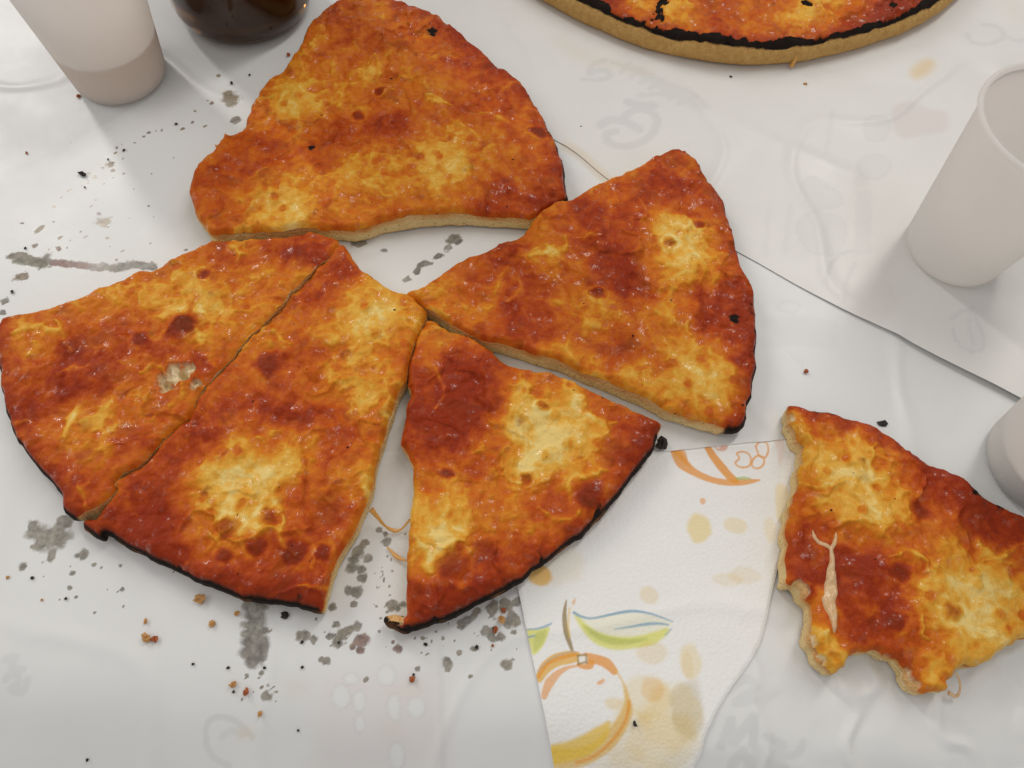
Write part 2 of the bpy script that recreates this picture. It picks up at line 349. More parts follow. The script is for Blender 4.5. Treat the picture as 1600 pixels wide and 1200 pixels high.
def draw_stains(F):
    B = F.blob
    B(75, 838, 34, 26, 0, (1.15, 1.15, 1.1), .6); B(52, 832, 18, 12, 0, GREY); B(80, 866, 9, 12, 0, GREY); B(100, 815, 16, 14, 0, GREY)
    for i in range(7): B(396+3*math.sin(i), 948+i*14, 25-2*(i == 6)*4, 13, 0, (1.0, 1.02, 1.0) if i < 4 else (.8, .78, .82), .35, i)
    B(407, 1012, 17, 26, .3, (.55, .53, .55), .3); B(412, 985, 10, 7, .5, (.6, .6, .6), .8); B(398, 965, 20, 10, 0, (.8, .82, .82), .3)
    # greasy smear on the left: dark end, reddish middle
    B(48, 408, 32, 12, -.1, (.75, .75, .62), .8); B(70, 408, 16, 14, 0, (.7, .68, .6), .7); B(25, 400, 18, 9, .2, (.8, .72, .6), .8); B(30, 432, 16, 8, .2, (.9, .7, .5), .9)
    for i in range(8): B(86+i*10, 410+i*1.2, 12, 7.5, -.1, (.75, .30, .28) if i < 6 else (.8, .6, .6), .5, i)
    for i in range(8): B(160+i*11, 416+math.sin(i)*3, 13, 8.5, -.1, (.95, .85, .85) if i < 2 else (.8, .8, .82), .5, i)
    B(8, 470, 9, 7, 0, (.8, .8, .85), .7); B(4, 488, 7, 6, 0, (.7, .7, .8), .7)
    # blots and drip trail between the cup and the slices
    B(360, 152, 17, 19, .3, BRN, .6); B(368, 186, 11, 9, 0, GREY, .5); B(341, 117, 5, 4, 0, BRN); B(160, 348, 15, 11, .5, BRN, .7); B(172, 256, 8, 7, .5, BRN, .6); B(60, 358, 5, 12, -.5, BRN, .6); B(54, 384, 6, 5, 0, (.8, .6, .5))
    tr = [(300, 190), (285, 200), (243, 203), (232, 206), (224, 212), (190, 224), (182, 230), (180, 238), (192, 235), (160, 262), (176, 266), (138, 270), (137, 284), (148, 276), (128, 290), (110, 295), (95, 308), (84, 322), (150, 312), (142, 322), (155, 334), (168, 372), (172, 385), (94, 370), (92, 389), (182, 406), (238, 410), (192, 392), (235, 380), (320, 196), (304, 172), (324, 156), (330, 160), (252, 202), (210, 222), (34, 348), (40, 238), (290, 390)]
    for i, (x, y) in enumerate(tr): B(x, y, R_.uniform(2.2, 5.4), R_.uniform(1.8, 4.0), R_.uniform(-.8, .8), BRN if i % 4 else (.9, .6, .55), .5, i)
    for i in range(6): B(636+i*16, 436-i*12, 9, 6, .7, DRK if i % 2 else GREY, .9, i)
    B(708, 374, 16, 9, .7, (.8, .8, .76), .6); B(560, 380, 14, 8, .3, GREY, .6); B(600, 392, 8, 4, .2, GREY, .6); B(660, 412, 12, 6, .7, (.7, .7, .68), .7)
    # spots between the near slices
    for (x, y, r) in ((570, 848, 8), (592, 827, 7), (602, 834, 6), (604, 846, 9), (560, 862, 12), (553, 873, 10), (575, 872, 9), (549, 887, 13), (564, 889, 10), (567, 903, 10), (556, 925, 13), (545, 922, 9), (553, 944, 7), (519, 948, 8), (612, 946, 10), (620, 950, 8), (630, 944, 7), (528, 1000, 12), (535, 990, 11), (545, 985, 10), (558, 978, 9), (515, 993, 8), (478, 994, 10), (490, 998, 8), (468, 993, 9), (510, 1033, 9), (502, 1030, 6), (526, 975, 7), (407, 1051, 6), (414, 1087, 9), (384, 1055, 5), (130, 866, 10), (146, 882, 5), (112, 895, 6), (108, 918, 6), (190, 920, 5), (50, 820, 10), (147, 957, 4), (118, 932, 4), (35, 885, 8), (188, 884, 4), (698, 1035, 11), (699, 1044, 7), (652, 1045, 6), (572, 1062, 6), (718, 1020, 6), (735, 1057, 5), (757, 985, 9), (782, 995, 9), (768, 995, 10), (798, 963, 11), (805, 970, 12), (793, 976, 10), (768, 984, 5), (803, 988, 6), (740, 1013, 7), (792, 1038, 11), (803, 1030, 4), (768, 960, 6), (730, 968, 9), (722, 975, 10), (740, 962, 8), (660, 997, 5), (692, 997, 4), (745, 955, 9), (770, 948, 14), (790, 945, 13), (808, 940, 10), (120, 868, 6)):
        B(x, y, r, r*R_.uniform(.7, 1), R_.uniform(-1, 1), R_.choice([GREY, GREY, (.9, .9, .9), (1.05, 1, .9)]), .5)
    B(566, 1000, 17, 11, -.15, PURP, .5); B(562, 1015, 9, 7, 0, PURP, .4); B(551, 1012, 6, 5, 0, PURP); B(622, 1013, 9, 9, 0, PURP, .7); B(614, 1003, 4, 4, 0, PURP)
    for (cx, cy, sx, sy, n) in ((600, 905, 22, 60, 34), (520, 1000, 55, 28, 34), (770, 985, 45, 35, 28), (150, 900, 110, 60, 26), (90, 390, 70, 40, 22), (400, 1080, 35, 35, 16), (180, 300, 90, 70, 16), (700, 1010, 80, 30, 12)):
        for i in range(n): B(R_.gauss(cx, sx*.6), R_.gauss(cy, sy*.6), R_.uniform(1.2, 3.2), None, 0, R_.choice([GREY, BRN, (.8, .8, .8)]), .4, i)
draw_prints(FL); draw_stains(FL)
Z = paper_z(FL.X, FL.Y); ny, nx = Z.shape
idx = np.arange(nx*ny).reshape(ny, nx)
Fq = np.c_[idx[:-1, :-1].ravel(), idx[:-1, 1:].ravel(), idx[1:, 1:].ravel(), idx[1:, :-1].ravel()]
me = mesh_np('table_covering', np.c_[FL.X.ravel(), FL.Y.ravel(), Z.ravel()], Fq,
             {'stain': np.stack([FL.st, FL.pr, FL.pk, FL.oil], -1), 'tint': FL.tint})
tag(link('table_covering', me, mat_paper('coated_white_paper')), 'white grease spotted paper spread over the table', 'table covering', kind='structure')

# the second sheet, lying over the first at the upper right
edge = [(660, 130), (760, 168), (884, 228), (950, 280), (1050, 338), (1165, 401), (1290, 470), (1400, 527), (1480, 570), (1590, 626), (1660, 662), (1800, 730)]
pe = catmull(PP(edge), 5, False); pe = pe+np.c_[fbm(pe[:, 0], pe[:, 1], .02, 77)*.0006, fbm(pe[:, 0], pe[:, 1], .02, 78)*.0006]
far = np.array([[.72, pe[-1][1]], [.72, .86], P(600, -260), P(600, -10), P(600, 60)])
poly = np.vstack([pe, far])
gx = np.r_[np.arange(-.16, .33, .0014), np.linspace(.33, .73, 28)]; gy = np.r_[np.arange(pe[:, 1].min()-.005, .50, .0014), np.linspace(.50, .87, 26)]
x, y, F, bd = clip_grid(poly, gx, gy)
FS = Field(gx, gy); draw_prints(FS)
j, i = np.searchsorted(gy, y-1e-9), np.searchsorted(gx, x-1e-9)
at = np.stack([FS.st[j, i], FS.pr[j, i], FS.pk[j, i], FS.oil[j, i]], -1)
d, qx, qy, _ = seg_dist(x, y, poly); x, y = np.where(bd, qx, x), np.where(bd, qy, y); d[bd] = 0
de = seg_dist(x, y, pe, False)[0]; cu = P(1530, 595); curl = np.exp(-((x-cu[0])**2+(y-cu[1])**2)/.055**2)
fold = np.exp(-(seg_dist(x, y, PP([(960, 105), (1090, 165), (1210, 225), (1330, 275)]), False)[0]/.006)**2)
z = paper_z(x, y)+.0005+0.0028*curl*np.exp(-de/.018)+.0009*fold+.0006*sst(-.2, .5, fbm(x, y, .07, 55, 2))*sst(0, .03, de)
me = mesh_np('paper_sheet', np.c_[x, y, z], F, {'stain': at, 'tint': np.ones((len(x), 4))})
tag(link('paper_sheet', me, mat_paper('coated_white_paper_warm', .6)), 'overlapping white paper sheet at upper right with a straight lifted edge', 'paper sheet')

# ------------------------------------------------------------------ pizza slices
M_TOP, M_DOUGH, M_PAN = mat_topping(), mat_dough(), mat_dough(True)
T0 = .0132
def slice_height(x, y, d, dcr, blist, seed, rim=0.0, soften=1.0):
    z = T0+fbm(x, y, .045, seed, 2)*.0026+fbm(x, y, .014, seed+5, 3)*.0019+fbm(x, y, .0042, seed+9, 2)*.00045
    w, wid = worley(x+.001*perlin(x/.004, y/.004, seed), y, .0085, seed+40, .38)
    z = z+(.0008*(.4+wid))*sst(.42, .10, w)
    for (bx, by, r, hgt) in blist: z = z+hgt*np.exp(-(((x-bx)**2+(y-by)**2)/(r*r))**1.5)
    z = z-.0030*soften*np.clip(1-d/.0026, 0, 1)**2.2
    z = z-(.0022-rim)*np.clip(1-dcr/.007, 0, 1)**2
    return z, w, wid

def pizza(name, label, outline, crust, patches, blist=(), group=None, h=.00048, seed=0, bite=(), bread=(), pan=False, world_outline=None, chars=(), detail=None, zoff=0.0, jag=.0005, seam=()):
    """outline: photo pixels of the top rim; crust: index ranges of outline points that are outer crust"""
    if world_outline is None:
        base = PP(outline, T0-.001); n = 4
        poly = catmull(base, n); cflag = np.zeros(len(base), bool)
        for a, b in crust: cflag[a:b] = True
        cf = np.repeat(cflag, n)
    else: poly = world_outline; cf = np.ones(len(poly), bool); base = poly
    ctr = poly.mean(0)
    # small raggedness
    sf = np.ones(len(poly))
    for a, b, f_ in seam: sf[a*4:b*4] = f_
    wob = np.c_[fbm(poly[:, 0], poly[:, 1], .012, 901, 3), fbm(poly[:, 0], poly[:, 1], .012, 902, 3)]*.0022*(sf < .9)[:, None]
    j1 = (sf > .9)*fbm(poly[:, 0], poly[:, 1], .006, seed+70, 3); nrm = np.roll(poly, -1, 0)-np.roll(poly, 1, 0); nrm /= np.linalg.norm(nrm, axis=1)[:, None]+1e-12
    area2 = np.sum(poly[:, 0]*np.roll(poly[:, 1], -1)-np.roll(poly[:, 0], -1)*poly[:, 1]); sg = 1 if area2 > 0 else -1
    nrm = np.c_[nrm[:, 1], -nrm[:, 0]]*sg; poly = poly+nrm*(j1*np.where(cf, min(jag, .0005), jag)*2.4)[:, None]+wob
    lo, hi = poly.min(0)-h, poly.max(0)+h
    x, y, F, bd = clip_grid(poly, np.arange(lo[0], hi[0], h), np.arange(lo[1], hi[1], h))
    d, qx, qy, si = seg_dist(x, y, poly); x, y = np.where(bd, qx, x), np.where(bd, qy, y); d[bd] = 0
    crust_pts = poly[cf]
    def dcrust(x, y):
        if not cf.any(): return np.full(x.shape, 1.0)
        best = np.full(x.shape, 1e9); ids = np.nonzero(cf)[0]
        for k in ids:
            a, b = poly[k], poly[(k+1) % len(poly)]
            dx, dy = b-a; t = np.clip(((x-a[0])*dx+(y-a[1])*dy)/(dx*dx+dy*dy+1e-18), 0, 1); best = np.minimum(best, (x-a[0]-t*dx)**2+(y-a[1]-t*dy)**2)
        return np.sqrt(best)
    dc = dcrust(x, y)
    sf = np.convolve(np.r_[sf[-8:], sf, sf[:8]], np.ones(17)/17, 'valid')
    bw = [(*P(b[0], b[1], T0), b[2]*.00033, b[3]) for b in blist]
    if pan: sf[:] = .55
    z, w, wid = slice_height(x, y, d, dc, bw, seed, .0020 if pan else 0.0, sf[si])
    # --- colour fields: how much melted cheese (1) or bare sauce (0)
    wx = x+.006*fbm(x, y, .016, seed+80, 3); wy = y+.006*fbm(x, y, .016, seed+83, 3)
    c = .42+.26*fbm(wx, wy, .030, seed+90, 3)+.25*fbm(wx, wy, .0095, seed+94, 3)+.14*fbm(x, y, .0035, seed+99, 3)
    for p in patches:
        px, py, r, s = p[:4]; q = P(px, py, T0); k = .00032*r; el = p[4] if len(p) > 4 else 1.0; an = p[5] if len(p) > 5 else 0.0
        u, v = wx-q[0], wy-q[1]; ca, sa = math.cos(an), math.sin(an); u, v = (u*ca+v*sa)/el, (-u*sa+v*ca)
        e = np.exp(-((u*u+v*v)/(k*k))**1.1); c = c+(.84 if s > 0 else .62)*s*e*(.92+.85*fbm(wx, wy, .008, seed+int(px), 3))
    web = 1-np.abs(fbm(wx, wy, .011, seed+110, 2))*5; c = c+.15*np.clip(web, 0, 1)**2*sst(.42, .7, c)
    for k in range(16):                        # loose strands of cheese
        rs = np.random.default_rng(seed*100+k); q = poly.min(0)+(poly.max(0)-poly.min(0))*rs.random(2); an = rs.random()*6.28; L = rs.uniform(.008, .024); pts = [q]
        for m in range(6): an += rs.normal(0, .45); pts.append(pts[-1]+L/6*np.array([math.cos(an), math.sin(an)]))
        pts = np.array(pts); sel = (x > pts[:, 0].min()-.004) & (x < pts[:, 0].max()+.004) & (y > pts[:, 1].min()-.004) & (y < pts[:, 1].max()+.004)
        if sel.any():
            dd, _, _, ii = seg_dist(wx[sel]*.4+x[sel]*.6, wy[sel]*.4+y[sel]*.6, pts, False); ww = rs.uniform(.0011, .0026)*(1-.6*np.abs(ii/5-.5)*2)
            e = np.exp(-(dd/ww)**2); c[sel] += rs.uniform(.14, .34)*e*(1+.8*fbm(x[sel], y[sel], .003, seed+k, 2)); z[sel] += .0003*e
    pits = sst(.34, .14, w)*(wid > .35); c = c-.24*pits*sst(.35, .7, c)
    c = np.where(c > .78, .78+(c-.78)*.55, c)
    edge_band = np.clip(1-dc/.012, 0, 1); c = c-.28*edge_band
    brown = .42*sst(.1, .5, fbm(wx, wy, .012, seed+120, 3))*sst(.75, .35, c)+.45*edge_band**1.5*sst(-.15, .3, fbm(x, y, .008, seed+124, 3))
    w2, id2 = worley(wx, wy, .021, seed+130, .45); brown = brown+.55*sst(.17, .05, w2)*(id2 > .4)*(.6+1.2*fbm(x, y, .003, seed+133, 2))
    for (bx, by, r, hg) in bw:
        rr = np.hypot(x-bx+.45*(wx-x)+r*.35*fbm(x, y, r*1.3, seed+5, 2), y-by+.45*(wy-y)+r*.35*fbm(x, y, r*1.3, seed+6, 2))/r; c = c-.30*np.exp(-rr**4)+.12*np.exp(-((rr-1.35)/.35)**2)*(1+1.5*fbm(x, y, .004, seed+8, 2)); brown = brown+.62*np.exp(-(rr/.8)**4)*(1+.5*fbm(x, y, .002, seed, 2))
    z = z+.0010*sst(.45, .72, c)+.0014*np.clip(1-np.abs(fbm(wx, wy, .026, seed+160, 2))*9, 0, 1)**2*sst(.0, .25, fbm(x, y, .05, seed+165, 2))+.0003*fbm(wx, wy, .002, seed+170, 2)
    char = .95*np.clip(1-dc/(.0021+.0016*fbm(x, y, .02, seed+140, 2)), 0, 1)+.8*sst(.30, .5, fbm(x, y, .011, seed+144, 3))*np.clip(1-dc/.010, 0, 1)
    if pan:
        ang = np.arctan2(y-ctr[1], x-ctr[0]); wdt = .0032+.0085*fbm(ang*.05, ang*0, .011, seed+7, 2)+.0035*fbm(x, y, .010, seed+6, 3)
        char = np.maximum(char, 1.1*sst(1.0, .86, dc/wdt)); z = z+.0022-.0008*sst(1, .6, dc/wdt)
    for (px, py, r) in chars:
        q = P(px, py, T0); char = np.maximum(char, 1.2*np.exp(-((x-q[0])**2+(y-q[1])**2)/(r*.00033)**2)*(1+.8*fbm(x, y, .002, seed, 2)))
    w3, i3 = worley(x, y, .017, seed+150, .30); char = np.maximum(char, (w3 < .012+.03*i3*i3)*.95)
    crumb = np.zeros(len(x))
    for (px, py, r) in bread:
        q = P(px, py, T0); e = np.exp(-(((x-q[0])**2+(y-q[1])**2)/(r*.00033)**2)**1.6)*(1+1.2*fbm(x, y, .004, seed+3, 3)); e = sst(.35, .6, e); crumb = np.maximum(crumb, e); z = z-.0032*e+.0022*e*fbm(x, y, .0024, seed, 3)
    cutd = np.where(dc > .004, d, 1.0); c = c+.08*np.clip(1-cutd/.003, 0, 1)
    if detail: c, brown, char, crumb, z = detail(x, y, z, c, brown, char, crumb)
    mask = np.stack([np.clip(c, 0, 1.2), np.clip(brown, 0, 1), np.clip(char, 0, 1.5), np.clip(crumb, 0, 1)], -1)
    root = empty(name, (ctr[0], ctr[1], 0), label, 'pizza', group)
    V = np.c_[x-ctr[0], y-ctr[1], z+zoff]
    link('cheese_topping', mesh_np('cheese_topping', V, F, {'mask': mask}), M_TOP, root)
    # --- the dough: wall of crumb or crust under the topping, closed below
    ring, tt = resample(poly, .0006); N = len(ring); tg = np.roll(ring, -2, 0)-np.roll(ring, 2, 0); tg /= np.linalg.norm(tg, axis=1)[:, None]+1e-12
    rn = np.c_[tg[:, 1], -tg[:, 0]]*sg
    k5 = np.ones(9)/9
    rn = np.stack([np.convolve(np.r_[rn[-4:, a], rn[:, a], rn[:4, a]], k5, 'valid') for a in (0, 1)], 1)
    rdc = dcrust(ring[:, 0], ring[:, 1]); cr = sst(.0022, .0005, rdc)
    zt = slice_height(ring[:, 0], ring[:, 1], np.zeros(N), rdc, bw, seed, .0020 if pan else 0.0, sf[seg_dist(ring[:, 0], ring[:, 1], poly)[3]])[0]
    if pan: zt = zt+.0014
    s_ = np.arange(N)*.0006
    rows = [(-.0026, 'in'), (.0000, .02), (.0001, .08), (.0002, .16), (.0003, .25), (.0003, .35), (.0003, .45), (.0003, .55), (.0003, .65), (.0002, .75), (.0000, .84), (-.0003, .92), (-.0010, 1.0)]
    VV, MM = [], []
    for k, (off, t) in enumerate(rows):
        if t == 'in': zz = zt+.0007; t = 0.0; o = np.full(N, off)
        else:
            zz = zt*(1-t)+.0002*t-.0002*(1-t); bul = math.sin(t*math.pi)*(.0012*cr+(.0010 if pan else 0)-.0003*(1-cr))
            no = fbm(s_, np.full(N, t*.012), .0035, seed+200, 3)*.0007*(1-.5*cr)+fbm(s_, np.full(N, t*.012), .012, seed+205, 2)*.0006
            o = off+bul-(0 if pan else 1)*cr*.0045*t**1.6+no*math.sin(min(1, t*1.25)*math.pi*.9+.15)
        VV.append(np.c_[ring+rn*o[:, None]-ctr, zz+zoff*(1-t)])
        bz = sst(.75, .1, t) if not pan else sst(.12, .01, t)
        burn = bz*(.68+1.2*fbm(s_, np.full(N, t*.01), .022, seed+210, 2))+.25*fbm(s_, np.full(N, t*.01), .007, seed+214, 2)
        if not pan: burn = burn+.1
        MM.append(np.stack([np.full(N, t), cr, np.clip(burn, 0, 1.2), np.clip(.55+fbm(s_, s_*0, .02, seed+220, 2), 0, 1)], -1))
    VV = np.vstack(VV); MM = np.vstack(MM); K = len(rows); a = np.arange(N); b = (a+1) % N
    F = np.vstack([np.c_[k*N+a, (k+1)*N+a, (k+1)*N+b, k*N+b][:, ::(1 if sg > 0 else -1)] for k in range(K-1)])
    me = mesh_np('dough_base', VV, F, {'mask': MM}); link('dough_base', me, M_PAN if pan else M_DOUGH, root)
    # underside
    u, v_, F2, b2 = clip_grid(ring-rn*.001, np.arange(lo[0], hi[0], .004), np.arange(lo[1], hi[1], .004))
    m2 = np.tile([1.0, 1.0, .6, 0], (len(u), 1)); link('underside', mesh_np('underside', np.c_[u-ctr[0], v_-ctr[1], np.full(len(u), .0006)], F2, {'mask': m2}), M_DOUGH, root)
    return root, ctr

# the slice at the top
pizza('pizza_slice', 'large pizza slice beside the dark bottle, pointing down left', [(295, 289), (301, 264), (314, 247), (334, 231), (333, 218), (340, 223), (347, 203), (359, 206), (380, 198), (388, 173), (404, 140), (425, 120), (441, 109), (466, 78), (483, 37), (503, 16), (524, 0), (560, -14), (600, -12), (635, 4), (672, 16), (697, 33), (722, 50), (755, 74), (776, 97), (796, 107), (817, 128), (838, 157), (854, 186), (870, 219), (881, 252), (885, 285), (886, 305), (850, 326), (829, 335), (780, 334), (740, 331), (690, 331), (640, 336), (600, 343), (572, 352), (545, 356), (515, 355), (480, 356), (440, 362), (400, 362), (360, 364), (330, 362), (316, 348), (304, 328)],
      [(18, 33)], [(480, 150, 55, .5), (455, 165, 30, .2), (440, 320, 55, .42, 1.9, .4), (455, 345, 30, .35), (690, 250, 80, .36), (700, 270, 30, .35), (590, 105, 28, .2), (462, 215, 24, .4), (620, 110, 60, .12), (585, 265, 55, .10), (500, 50, 22, .3),
       (540, 25, 42, -.4), (700, 60, 34, -.3), (605, 195, 40, -.42), (440, 235, 40, -.38, 1.6, .5), (770, 150, 48, -.4), (325, 275, 34, -.4), (800, 305, 55, -.38, 1.6, .1), (720, 100, 34, -.4), (630, 275, 26, -.35), (350, 335, 22, -.3), (500, 320, 26, -.35), (545, 200, 30, -.25)],
      [(597, 145, 9, .0008), (560, 178, 8, .0007), (840, 205, 12, .0008)], seed=11, group='loose slices of the cut pizza', chars=[(790, 103, 7), (487, 232, 6), (682, 335, 6), (675, 50, 10)])

# two slices left that still hang together
A_out = [(-8, 520), (0, 496), (11, 492), (53, 484), (107, 473), (160, 449), (197, 428), (219, 417), (240, 420), (267, 404), (315, 385), (341, 376), (400, 373), (464, 369), (485, 360), (512, 369), (531, 381),
         (512, 405), (485, 432), (453, 463), (427, 495), (384, 532), (352, 569), (315, 612), (301, 646), (257, 683), (224, 719), (183, 747), (176, 767), (160, 785), (133, 802), (112, 806), (92, 788), (88, 763), (59, 731), (32, 697), (10, 665), (3, 634), (-6, 590), (-10, 555)]
pizza('pizza_slice', 'leftmost pizza slice with a torn bread patch, cut off by the frame', A_out, [(31, 40)],
      [(205, 455, 26, .4, 1.8, .6), (290, 440, 34, .35), (335, 480, 40, .35), (110, 655, 12, .6, .5, 0), (150, 650, 30, .35), (60, 540, 42, .25), (150, 690, 24, .3), (30, 520, 30, .2), (310, 540, 28, .3), (400, 430, 34, .22), (250, 480, 22, .3), (215, 620, 40, .2), (380, 385, 16, .3),
       (130, 572, 62, -.5, 1.7, .1), (380, 400, 36, -.25), (470, 390, 44, -.45), (500, 395, 30, -.3), (60, 640, 30, -.25), (110, 770, 40, -.5), (190, 700, 24, -.35), (270, 545, 30, -.3), (320, 560, 22, -.4)],
      [(290, 512, 22, .0018), (222, 532, 12, .0009), (322, 430, 9, .0007), (295, 505, 14, .0006)], seed=37, group='loose slices of the cut pizza', seam=[(16, 20, .15), (20, 25, .4), (25, 31, .7)], bread=[(270, 588, 19), (290, 579, 12), (257, 601, 11), (306, 603, 8)])
B_out = [(533, 383), (545, 395), (556, 408), (571, 423), (603, 447), (624, 455), (651, 468), (667, 492), (656, 516), (642, 553), (634, 590), (622, 612), (608, 655), (594, 703), (578, 767), (556, 820), (526, 873), (510, 915), (500, 945), (494, 950), (460, 943), (427, 937), (384, 933), (347, 919), (299, 901), (240, 871), (203, 853), (158, 827), (150, 836), (122, 818), (127, 806), (145, 806), (163, 788), (179, 770), (186, 750), (227, 722), (259, 684), (303, 648), (317, 613), (354, 570), (386, 533), (429, 496), (455, 464), (487, 433), (514, 406)]
pizza('pizza_slice', 'wide front pizza slice with a pale cheese patch, joined to the leftmost slice', B_out, [(19, 30)],
      [(390, 735, 52, .48), (350, 790, 44, .42), (340, 745, 30, .3), (430, 740, 34, .3), (600, 480, 46, .58), (585, 510, 30, .3), (560, 560, 50, .3), (500, 520, 30, .22), (440, 510, 30, .15), (545, 755, 30, .2, 1, 0), (570, 620, 30, .2), (480, 690, 26, .2), (410, 820, 26, .25),
       (230, 800, 56, -.5), (265, 700, 44, -.45), (430, 640, 60, -.42), (330, 660, 40, -.35), (530, 690, 34, -.28), (480, 790, 40, -.32), (250, 850, 40, -.4), (470, 900, 50, -.4), (380, 890, 40, -.3), (500, 450, 34, -.4), (535, 420, 28, -.45), (470, 560, 26, -.3), (560, 870, 20, -.3)],
      [(422, 565, 18, .0018), (460, 868, 13, .0010), (358, 824, 14, .0009), (422, 812, 12, .0009), (350, 868, 10, .0007), (505, 865, 9, .0006), (400, 855, 10, .0006)], seed=59, group='loose slices of the cut pizza', seam=[(32, 38, .7), (38, 42, .4), (42, 45, .15)])

# the slice overlapping the napkin
pizza('pizza_slice', 'pizza slice with wide dark red sauce patch lying partly on the napkin', [(662, 506), (675, 500), (695, 513), (726, 522), (761, 540), (788, 564), (827, 579), (863, 582), (898, 597), (946, 619), (991, 639), (1021, 650), (1034, 660), (1029, 676), (1020, 700), (998, 730), (967, 769), (928, 812), (888, 847), (844, 878), (804, 908), (756, 935), (711, 957), (668, 972), (645, 978), (628, 982), (610, 974), (600, 963), (616, 959), (632, 961), (636, 944), (635, 899), (637, 855), (640, 811), (646, 767), (644, 727), (635, 705), (626, 692), (629, 674), (633, 648), (642, 608), (637, 595), (646, 537)],
      [(13, 27)], [(850, 680, 52, .42), (820, 650, 30, .3), (870, 700, 44, .35), (820, 720, 34, .32), (700, 830, 44, .45), (680, 800, 30, .3), (815, 610, 18, .35), (745, 690, 16, .4), (920, 650, 40, .25), (930, 700, 30, .25), (690, 510, 26, .25), (690, 855, 20, .3), (820, 850, 40, .14), (640, 780, 14, .3),
       (700, 625, 62, -.55), (730, 570, 40, -.45), (690, 680, 40, -.45), (985, 690, 46, -.5), (760, 740, 30, -.3), (700, 950, 50, -.45), (780, 900, 50, -.3), (860, 770, 30, -.22), (770, 870, 24, -.3), (660, 920, 26, -.4), (740, 640, 40, -.3)],
      [(708, 882, 19, .0018), (925, 772, 18, .0014), (826, 744, 8, .0008), (850, 640, 8, .0007), (697, 738, 10, .0008)], seed=83, group='loose slices of the cut pizza', bread=[(611, 966, 9), (621, 966, 8)])

# the broad slice right of centre
def leaf(x, y, z, c, b, ch, cr): return c, b, ch, cr, z
pizza('pizza_slice', 'broad pizza slice in the middle, ending in a black scorched rim at right', [(634, 458), (660, 448), (684, 432), (708, 416), (732, 400), (760, 392), (788, 376), (818, 366), (832, 344), (856, 322), (882, 311), (900, 306), (928, 290), (960, 276), (1000, 256), (1028, 240), (1056, 230), (1072, 232), (1088, 246), (1104, 268), (1120, 288), (1134, 308), (1140, 332), (1152, 380), (1164, 412), (1180, 444), (1186, 492), (1184, 540), (1185, 572), (1179, 605), (1170, 632), (1169, 648), (1160, 664), (1140, 668), (1110, 660), (1080, 650), (1040, 636), (1000, 616), (960, 600), (924, 584), (884, 568), (836, 552), (788, 536), (748, 526), (720, 512), (692, 495), (664, 478)],
      [(17, 33)], [(1065, 375, 44, .5), (1045, 360, 26, .3), (1050, 425, 40, .4), (1100, 400, 40, .26), (1095, 585, 55, .38), (1060, 560, 40, .2), (1120, 600, 24, .3), (860, 400, 22, .4), (835, 410, 18, .3), (800, 340, 24, .2), (970, 585, 30, .42, 1.9, -.4), (880, 555, 24, .3, 1.8, -.4), (745, 490, 26, .3), (660, 465, 30, .2), (930, 500, 30, .2), (1040, 500, 40, .15), (700, 440, 26, .2), (940, 310, 22, .2), (1125, 435, 14, .35), (950, 470, 18, .2), (1080, 265, 24, .2),
       (800, 410, 46, -.5), (960, 410, 34, -.42), (985, 455, 44, -.5), (930, 350, 46, -.42), (1040, 265, 46, -.45), (1000, 310, 40, -.35), (1140, 470, 56, -.55), (1110, 500, 34, -.4), (830, 480, 44, -.42), (820, 530, 38, -.42), (1080, 310, 30, -.35), (900, 320, 30, -.4), (740, 430, 26, -.2), (970, 550, 34, -.35), (1165, 560, 20, -.4)],
      [(1046, 383, 9, .0007), (936, 460, 10, .0008), (880, 300, 10, .0008), (1090, 350, 9, .0006)], seed=101, group='loose slices of the cut pizza', chars=[(1148, 497, 8), (1152, 494, 5)])

